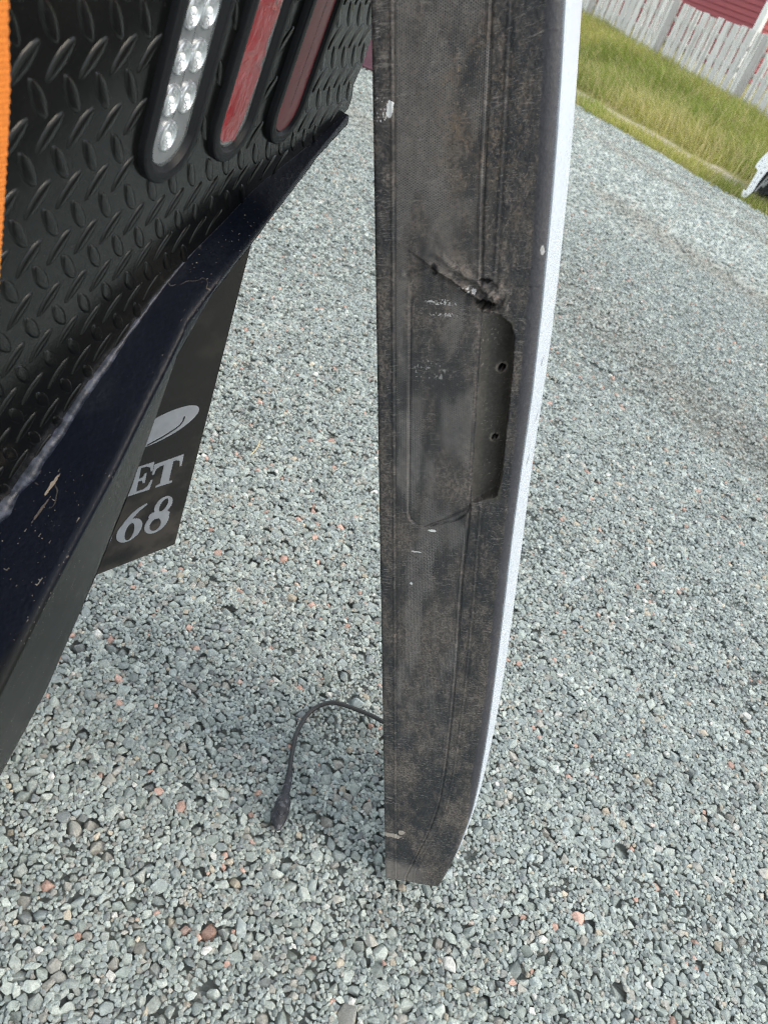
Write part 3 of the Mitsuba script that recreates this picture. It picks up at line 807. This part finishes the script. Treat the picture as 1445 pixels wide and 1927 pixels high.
def skirt_colour(p, n, uv):
    a, b = uv.x, uv.y          # along the skirt, from the weld outward (metres)
    g = fbm(a * 500, b * 500, 1.0)
    c = mi.Color3f(0.0034, 0.0048, 0.0100) * (0.7 + 0.6 * g)
    lip = smoothstep(0.085, 0.10, b - 0.055 * smoothstep(0.4, 0.0, a))
    c = mix(c, mi.Color3f(0.0085, 0.0092, 0.0088), lip)
    # hair cracks filled with dust
    w = fbm(a * 30, b * 30, 7.0)
    x = dr.abs(fbm(a * 13 + 0.7 * w, b * 13 + 0.7 * w, 3.0, octaves=4) - 0.5)
    crack = smoothstep(0.0070, 0.0015, x) * smoothstep(0.46, 0.58, fbm(a * 14, b * 14, 11.0)) * smoothstep(0.45, 0.55, noise(a * 120, b * 120))
    c = mix(c, mi.Color3f(0.19, 0.165, 0.135), crack * (0.2 + 0.5 * g))
    film = smoothstep(0.50, 0.75, fbm(a * 12, b * 22, 5.0, octaves=4))
    c = mix(c, mi.Color3f(0.040, 0.040, 0.048), 0.22 * film * g)
    fleck = smoothstep(0.93, 0.96, noise(a * 480, b * 480)) * smoothstep(0.45, 0.65, fbm(a * 20, b * 20, 2.0))
    c = mix(c, mi.Color3f(0.26, 0.235, 0.20), 0.7 * fleck)
    chip = 0.7 * spot(a, b, .505, .030, .009, .0018, 3) + 0.25 * spot(a, b, .485, .036, .012, .0012, 5)
    return mix(c, mi.Color3f(0.36, 0.30, 0.24), dr.clip(chip, 0, 1))


scene['skirt_mat'] = {'type': 'bumpmap', 'relief': proc(lambda p, n, uv: 0.0006 * fbm(uv.x * 45, uv.y * 45, 3.0) + 0.0002 * noise(uv.x * 330, uv.y * 330), eps=0.0006),
                      'bsdf': {'type': 'principled', 'base_color': proc(skirt_colour), 'roughness': 0.36, 'specular': 0.15}}
scene['weld_mat'] = {'type': 'principled', 'base_color': proc(lambda p, n, uv: mix(mi.Color3f(0.009, 0.012, 0.021), mi.Color3f(0.046, 0.052, 0.074), smoothstep(0.38, 0.72, fbm(p.x * 120, p.y * 120, p.z * 120)))), 'roughness': 0.45}


# tail plate with its raised tread bars, one pressed sheet
def oval(cs, ct, hw, hh, n=48):
    """points of an upright stadium-like oval"""
    th = np.linspace(0, 2 * np.pi, n, endpoint=False)
    c, s = np.cos(th), np.sin(th)
    x = hw * np.sign(c) * np.abs(c) ** 0.9
    st = hh - hw
    return np.stack([cs + hw * c, ct + hw * s + np.where(s > 1e-9, st, np.where(s < -1e-9, -st, 0))], -1)


LIGHTS = [(-0.0055, 0.0345), (0.1135, 0.0345), (0.2430, 0.0345)]
outl = [(-0.75, 1.0), (-0.75, -0.95)] + [(a, b - 0.003) for a, b in weld] + [(.472, -.036), (.4568, -.0179), (.4610, .0094), (.4560, .0336), (.4575, 0.1), (.4570, 1.0)]
sheet = extrude(Polygon(outl), 0.005)
sheet.apply_translation([0, 0, -0.005])
ns = np.arange(-22, 16)
bars = []
for j in range(-24, 22):
    for i in range(-18, 20):
        bars.append((-0.168 + 0.0350 * i, 0.0474 + 0.0485 * j, math.radians(50)))
        bars.append((-0.1845 + 0.0350 * i, 0.0232 + 0.0485 * j, math.radians(-50)))
bars = np.array(bars)
ok = (bars[:, 0] > -0.55) & (bars[:, 0] < 0.448) & (bars[:, 1] < 0.62) & (bars[:, 1] > weld_t(np.clip(bars[:, 0], -.62, .4747)) + 0.006)
for cs, ct in LIGHTS:
    pol = Polygon(oval(cs, ct, 0.050, 0.107))
    ok &= ~np.array([pol.contains(Point(a, b)) for a, b, _ in bars])
bars = bars[ok]
th = np.linspace(0, 2 * np.pi, 15)[:-1]
L, Wd = 0.0188, 0.0066
ringx, ringy = np.cos(th) * L, np.sign(np.sin(th)) * np.abs(np.sin(th)) ** 1.35 * Wd
tpl = np.vstack([np.stack([ringx * k, ringy * q, 0 * ringx + z], -1) for k, q, z in ((1.0, 1.0, -0.0004), (0.94, 0.84, 0.0009), (0.84, 0.58, 0.0014), (0.6, 0.20, 0.0016))] + [[[0, 0, 0.0016]]])
tf = np.vstack([grid_faces(4, 14, True), [[42 + i, 42 + (i + 1) % 14, 56] for i in range(14)]])
c, s = np.cos(bars[:, 2]), np.sin(bars[:, 2])
jit = RNG.normal(0, 0.0004, (len(bars), 2))
V = np.stack([bars[:, :1] + jit[:, :1] + c[:, None] * tpl[:, 0] - s[:, None] * tpl[:, 1], bars[:, 1:2] + jit[:, 1:] + s[:, None] * tpl[:, 0] + c[:, None] * tpl[:, 1], np.broadcast_to(tpl[:, 2], (len(bars), len(tpl)))], -1)
tread = trimesh.Trimesh(V.reshape(-1, 3), (tf[None] + (np.arange(len(bars)) * len(tpl))[:, None, None]).reshape(-1, 3), process=False)
add('flatbed_truck__tail_plate', tail.mesh(cat([sheet, tread])), 'plate_mat', smooth=38)
labels['flatbed_truck__tail_plate'] = {'label': 'glossy black tread plate tail with raised bars'}

# skirt: shelf, rolled edge and lip
st_w = np.array([(-.62, -.82), (-.36, -.575), (-.2648, -.49), (-.1761, -.4136), (-.0709, -.3214), (.0464, -.2207), (.0605, -.2114), (.1116, -.1781), (.2213, -.1298), (.3665, -.088), (.4615, -.0546)])
st_o = np.array([.16, .124, .1075, .089, .0715, .0475, .0440, .0430, .0355, .0165, .0085])
st_l = np.array([(-.56, -.98), (-.30, -.83), (-.2019, -.7792), (-.100, -.730), (-.0232, -.5702), (.0251, -.4451), (.0301, -.3000), (.0950, -.2040), (.2241, -.1390), (.3723, -.0960), (.4740, -.0680)])
st_lo = np.array([.14, .108, .0945, .075, .0615, .0515, .0455, .0420, .0345, .0155, .0075])
key_d = np.arange(len(st_w), dtype=float)
fine_d = np.linspace(0, len(st_w) - 1, 260)
lin = lambda a: np.stack([np.interp(fine_d, key_d, a[:, k]) for k in range(a.shape[1])], -1)
fw, fo, fl_, flo = lin(st_w), np.interp(fine_d, key_d, st_o), lin(st_l), np.interp(fine_d, key_d, st_lo)
rows, uvs = [], []
wob = meshkit.fbm(np.stack([fine_d * 1.3, 0 * fine_d, 0 * fine_d], -1), 4, 14) - 0.5
wl = np.stack([fw[:, 0], weld_t(fw[:, 0])], -1)
for k in range(len(fine_d)):
    e = np.r_[fw[k], fo[k] + 0.0015 * wob[k]]
    w0 = np.r_[wl[k], -0.002]
    lipend = np.r_[fl_[k], flo[k]]
    lipend[1] += 0.004 * (meshkit.noise(np.array([[fine_d[k] * 14, 3.0, 0]]), 2)[0] - 0.5)
    a, b = unit(w0 - e), unit(lipend - e)
    rr = min(0.010, 0.30 * np.linalg.norm(w0 - e), 0.30 * np.linalg.norm(lipend - e))
    pts = [w0, w0 + (e - w0) * 0.25, w0 + (e - w0) * 0.5, w0 + (e - w0) * 0.75]
    for q in np.linspace(0, 1, 7):
        p0, p1, p2 = e + a * rr, e, e + b * rr
        pts.append((1 - q) ** 2 * p0 + 2 * q * (1 - q) * p1 + q * q * p2)
    pts += [e + (lipend - e) * q for q in (0.4, 0.6, 0.8, 1.0)]
    pts.append(lipend + np.array([0, 0.001, -0.006]))
    pts.append(e + np.array([0, -0.008, -0.010]))
    pts = np.array(pts)
    rows.append(pts)
    dist = np.r_[0, np.cumsum(np.linalg.norm(np.diff(pts, axis=0), axis=1))]
    uvs.append(np.stack([np.full(len(pts), np.hypot(*(fw[k] - fw[0])) if False else 0.62 - 0.0 + fw[k, 0]), dist], -1))
m = loft(rows)
m = tail.mesh(m)
add('flatbed_truck__skirt', m, 'skirt_mat', smooth=True, uv=np.array(uvs).reshape(-1, 2))
labels['flatbed_truck__skirt'] = {'label': 'navy black painted steel skirt with cracked paint'}
ss = np.linspace(-0.60, 0.36, 420)
wn = meshkit.fbm(np.stack([ss * 75, 0 * ss, 0 * ss], -1), 3, 17)
fade = np.clip((0.13 - ss) / 0.22, 0.02, 1)
tang = np.gradient(weld_t(ss), ss)
nx, nt = -tang / np.hypot(1, tang), 1 / np.hypot(1, tang)
wn2 = meshkit.fbm(np.stack([ss * 60, 0 * ss, 0 * ss], -1), 3, 23)
rip = 0.0005 * np.sin(ss * 2 * np.pi / 0.0055 + 3 * wn)
rows = []
for up, outw, hgt in ((1.0, 0.0, 0.0), (0.75, 0.25, 0.35), (0.5, 0.5, 0.55), (0.25, 0.75, 0.40), (0.0, 1.0, 0.0)):
    leg1, leg2 = (0.0045 + 0.0065 * wn) * fade, (0.0055 + 0.0070 * wn2) * fade
    bulge = hgt * 0.0042 * fade + rip * (hgt > 0) * fade
    rows.append(np.stack([ss + nx * (leg1 * up + bulge), weld_t(ss) + nt * (leg1 * up + bulge) + 0.0002, leg2 * outw + bulge - 0.0004 * (outw == 0)], -1))
add('flatbed_truck__weld_bead', tail.mesh(loft(np.stack(rows, 1))), 'weld_mat', smooth=True)

# the bed above and behind the plate, out of the picture
b = trimesh.creation.box((2.3, 0.22, 2.1)); b.apply_translation([-0.72, 0.82, -1.08])
add('flatbed_truck__bed', tail.mesh(b), 'plate_mat')
b = trimesh.creation.box((2.1, 0.14, 0.1)); b.apply_translation([-0.72, 0.60, -0.09])
add('flatbed_truck__cross_member', tail.mesh(b), 'plate_mat')

# lights
def ring_mesh(cs, ct, profile, n=64):
    """profile: (half width, half height, out) round an oval"""
    return loft([np.c_[oval(cs, ct, a, b_, n), np.full(n, o)] for a, b_, o in profile], True)


def lens_mesh(cs, ct, hw, hh, o, dome):
    rows = []
    for k in (1.0, 0.9, 0.7, 0.45, 0.2, 0.02):
        rows.append(np.c_[oval(cs, ct, hw * k, (hh - hw) + hw * k, 48), np.full(48, o + dome * (1 - k ** 3))])
    return loft(rows, True)


scene['clear_mat'] = {'type': 'thindielectric', 'int_ior': 1.32}
scene['silver_mat'] = {'type': 'principled', 'base_color': {'type': 'rgb', 'value': [0.90, 0.92, 0.95]}, 'roughness': 0.13, 'metallic': 0.9}
scene['housing_mat'] = {'type': 'principled', 'base_color': {'type': 'rgb', 'value': [0.20, 0.21, 0.225]}, 'roughness': 0.35, 'metallic': 0.4}
scene['red_prism_mat'] = {'type': 'principled', 'base_color': {'type': 'rgb', 'value': [0.22, 0.002, 0.006]}, 'roughness': 0.12, 'specular': 0.6}
scene['diode_mat'] = {'type': 'principled', 'base_color': {'type': 'rgb', 'value': [0.85, 0.87, 0.88]}, 'roughness': 0.12, 'specular': 0.7}
scene['dulled_red_lens_mat'] = {'type': 'principled', 'base_color': proc(lambda p, n, uv: mix(mi.Color3f(0.200, 0.014, 0.022), mi.Color3f(0.150, 0.010, 0.017), fbm(p.x * 60, p.y * 60, p.z * 60))), 'roughness': 0.3, 'specular': 0.6}  # dull opaque red stands in for sky and house reflected in the lens


def light(key, cs, ct, lens_mat, inner, label):
    g = f'flatbed_truck__{key}'
    scene_key = g
    k = 0
    used = {x.split('__')[1] for x in scene if x.startswith('flatbed_truck__')}
    while scene_key.split('__')[1] in used:
        k += 1
        scene_key = f'{g}_{k:03d}'
    g = scene_key
    add(g + '__grommet', tail.mesh(ring_mesh(cs, ct, [(.0440, .1000, -.001), (.0440, .1000, .0040), (.0434, .0994, .0062), (.0420, .0980, .0074), (.0385, .0945, .0080), (.0345, .0905, .0078), (.0328, .0888, .0072), (.0316, .0876, .0058), (.0296, .0856, .0026), (.0284, .0844, .0016), (.0280, .0840, .0003)])), 'rubber_mat', smooth=28)
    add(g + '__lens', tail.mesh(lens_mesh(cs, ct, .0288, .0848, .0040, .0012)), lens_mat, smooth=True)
    if inner:
        add(g + '__housing', tail.mesh(lens_mesh(cs, ct, .0284, .0844, .0006, .0001)), 'housing_mat', smooth=True)
    if inner == 'diodes':
        for q in (-0.0580, -0.0262, 0.0083, 0.0428, 0.0735):
            for sx in ((0,) if abs(q) > 0.05 else (-1, 1)):
                x0, y0 = cs + sx * 0.0126 - (0.003 if sx == 0 else 0), ct + q
                r_ = np.linspace(0.0040, 0.0118, 22)
                z_ = 0.0009 + 0.0022 * ((r_ - 0.004) / 0.0078) + 0.0009 * np.abs(np.sin((r_ - 0.004) / 0.0078 * np.pi * 3))
                prof = np.r_[[(0.0012, 0.0016), (0.0030, 0.0012)], np.stack([r_, z_], -1), [(0.0121, 0.0004)]]
                m_ = trimesh.creation.revolve(prof, sections=36); m_.apply_scale([1.0, 1.12, 1.0]); m_.apply_translation([x0, y0, 0])
                add(g + '__reflector', tail.mesh(m_), 'silver_mat', smooth=30)
                m_ = trimesh.creation.icosphere(2, 0.0030); m_.apply_scale([1, 1.1, 0.9]); m_.apply_translation([x0, y0, 0.0018])
                add(g + '__diode', tail.mesh(m_), 'diode_mat', smooth=True)
    if inner == 'prisms':
        rg = np.random.default_rng(4)
        ys = np.r_[-0.080, np.sort(rg.uniform(-0.074, 0.074, 15)), 0.080]
        xs = np.linspace(-0.024, 0.024, 7)
        rows = []
        for k, y_ in enumerate(ys):
            half = np.sqrt(max(0.0, 0.0265 ** 2 - max(0.0, abs(y_) - 0.056) ** 2))
            rows.append(np.stack([cs + np.clip(xs, -half, half), np.full(7, ct + y_) + 0.004 * rg.normal(size=7) * (0 < k < len(ys) - 1), 0.0006 + 0.0032 * rg.random(7)], -1))
        add(g + '__reflector', tail.mesh(loft(rows)), 'red_prism_mat')
    labels[g] = {'label': label}


light('backup_light', *LIGHTS[0], 'clear_mat', 'diodes', 'clear oval light with paired round diodes')
light('tail_light', *LIGHTS[1], 'clear_mat', 'prisms', 'bright red oval light')
light('tail_light', *LIGHTS[2], 'dulled_red_lens_mat', None, 'red oval light nearest the truck corner with the reflected sky dulled into its colour')

# mud flap
FD = np.array([0.5, 0.8660, 0]); FN = np.array([0.866, -0.5, 0])
FU = unit(np.array([0.04, 0.045, 1.0]))
flap = Frame([-0.3987, 1.2037, 0.15], FD, FU, np.cross(FD, FU))
scene['flap_mat'] = {'type': 'principled', 'base_color': proc(lambda p, n, uv: mix(mi.Color3f(0.016, 0.0165, 0.0155), mi.Color3f(0.050, 0.043, 0.038), smoothstep(0.45, 0.72, fbm(p.x * 14, p.y * 14, p.z * 14, octaves=5)) * (1 - 0.7 * smoothstep(0.15, 0.55, p.z)))), 'roughness': 0.7, 'specular': 0.3}
scene['letter_mat'] = {'type': 'principled', 'base_color': proc(lambda p, n, uv: mi.Color3f(0.25, 0.265, 0.29) * (0.85 + 0.25 * fbm(p.x * 60, p.y * 60, p.z * 60))), 'roughness': 0.6}
b = bevel_box(0.60, 0.78, 0.008, 0.002); b.apply_translation([-0.30, 0.39, -0.004])
b = b.subdivide().subdivide().subdivide().subdivide()
v = np.asarray(b.vertices).copy()
v[:, 2] += 0.012 * np.sin((v[:, 0] + 0.1) * 7) * (1 - v[:, 1] / 0.8) * (v[:, 0] < -0.22)
v[:, 0] += np.where(v[:, 0] > -0.1, 0.0, 0)
add('flatbed_truck__mud_flap', flap.mesh(trimesh.Trimesh(v, b.faces, process=False)), 'flap_mat')
labels['flatbed_truck__mud_flap'] = {'label': 'black rubber mud flap with pale lettering'}


def letter(poly, key='letter'):
    m_ = extrude(poly.simplify(0.0002), 0.0010); m_.apply_translation([0, 0, 0.0001])
    add('flatbed_truck__mud_flap__' + key, flap.mesh(m_), 'letter_mat')


def ell(cx, cy, rx, ry, rot=0):
    return affinity.rotate(affinity.scale(Point(cx, cy).buffer(1, 24), rx, ry), rot)


base_z, top_z = 0.1960, 0.2600
tee = unary_union([Polygon([(-.1040, .2575), (-.0385, .2620), (-.0375, .2330), (-.0420, .2335), (-.0445, .2470), (-.0530, .2520), (-.0605, .2520), (-.0605, .2020), (-.0520, .1995), (-.0520, .1955), (-.0900, .1955), (-.0900, .1995), (-.0810, .2020), (-.0810, .2500), (-.0900, .2490), (-.0980, .2440), (-.1010, .2330), (-.1050, .2325)])])
letter(tee)
ee = Polygon([(-.1660, .1960), (-.1040, .1960), (-.1010, .2190), (-.1055, .2190), (-.1100, .2065), (-.1180, .2010), (-.1340, .2010), (-.1340, .2270), (-.1260, .2265), (-.1225, .2180), (-.1185, .2180), (-.1185, .2420), (-.1225, .2420), (-.1260, .2335), (-.1340, .2325), (-.1340, .2595), (-.1220, .2590), (-.1130, .2540), (-.1095, .2430), (-.1055, .2430), (-.1060, .2650), (-.1660, .2630), (-.1660, .2590), (-.1570, .2570), (-.1570, .2020), (-.1660, .2000)])
letter(ee)
eight = unary_union([ell(-.0595, .1375, .0215, .0235), ell(-.0665, .0940, .0290, .0290)]).buffer(0.003).buffer(-0.003)
eight = eight.difference(ell(-.0590, .1385, .0095, .0165, -12)).difference(ell(-.0690, .0885, .0135, .0180, 18))
eight = eight.union(LineString([(-.082, .118), (-.047, .108)]).buffer(0.0085))
letter(eight)
bowl = ell(-.1310, .0990, .0290, .0300).difference(ell(-.1300, .0950, .0105, .0235))
arc = [(-.1530, .1080), (-.1480, .1270), (-.1360, .1430), (-.1200, .1540), (-.1020, .1600), (-.1010, .1560), (-.1160, .1460), (-.1290, .1320), (-.1370, .1150), (-.1400, .1000)]
letter(unary_union([bowl, Polygon(arc)]).buffer(0.001).buffer(-0.001))
letter(ell(-.2000, .0990, .0300, .0300).difference(ell(-.2000, .0950, .0105, .0235)))
em = ell(-.1050, .3450, .0800, .0300, 16)
cut = LineString([(-.0592, .3560), (-.0600, .3470), (-.0640, .3400), (-.0740, .3330), (-.0860, .3275), (-.1000, .3215), (-.1300, .3120)]).buffer(0.0022)
letter(em.difference(cut), 'emblem')
tag('flatbed_truck', 'black flatbed truck tail with tread plate, oval lights and a lettered mud flap', 'truck')

# ------------------------------------------------------------------ orange strap hanging in front of the plate
scene['strap_mat'] = {'type': 'principled', 'base_color': proc(lambda p, n, uv: mix(mi.Color3f(0.56, 0.145, 0.016), mi.Color3f(0.70, 0.215, 0.028), 0.5 + 0.5 * dr.sin(uv.y * 1900)) * (0.85 + 0.25 * noise(uv.x * 900, uv.y * 900))), 'roughness': 0.75, 'sheen': 0.3}
tv = np.linspace(0.62, -0.19, 400)
sr = -0.2385 - 0.115 * (tv - 0.02) - 0.004 * np.exp(-((tv - 0.09) / 0.03) ** 2)
rows, uvs = [], []
xs_ = np.linspace(0, 1, 11)
for k, t_ in enumerate(tv):
    wv = 0.0006 * np.sin(t_ * 2 * np.pi / 0.0032)
    edge = 0.0007 * np.sin(t_ * 2 * np.pi / 0.0064 + 0.4)
    cx = sr[k] - 0.050 * (1 - xs_)
    cx[-1] += edge
    oo = 0.020 + wv * np.sin(np.pi * np.clip(xs_, 0.06, 0.94)) + 0.003 * np.sin(t_ * 9 + xs_)
    front = np.stack([cx, np.full(11, t_), oo], -1)
    back = front[::-1].copy(); back[:, 2] -= 0.0022
    rows.append(np.vstack([front, back]))
    uvs.append(np.stack([np.r_[xs_, xs_[::-1]] * 0.05, np.full(22, t_)], -1))
add('ratchet_strap', tail.mesh(loft(rows, True)), 'strap_mat', smooth=True, uv=np.array(uvs).reshape(-1, 2))
tag('ratchet_strap', 'orange woven webbing strap hanging in front of the black tread plate', 'strap')

# paint and rubber look the same from both sides
for _k in [k for k, v in scene.items() if v.get('type') in ('principled', 'bumpmap')]:
    scene[_k] = {'type': 'twosided', 'bsdf': scene[_k]}
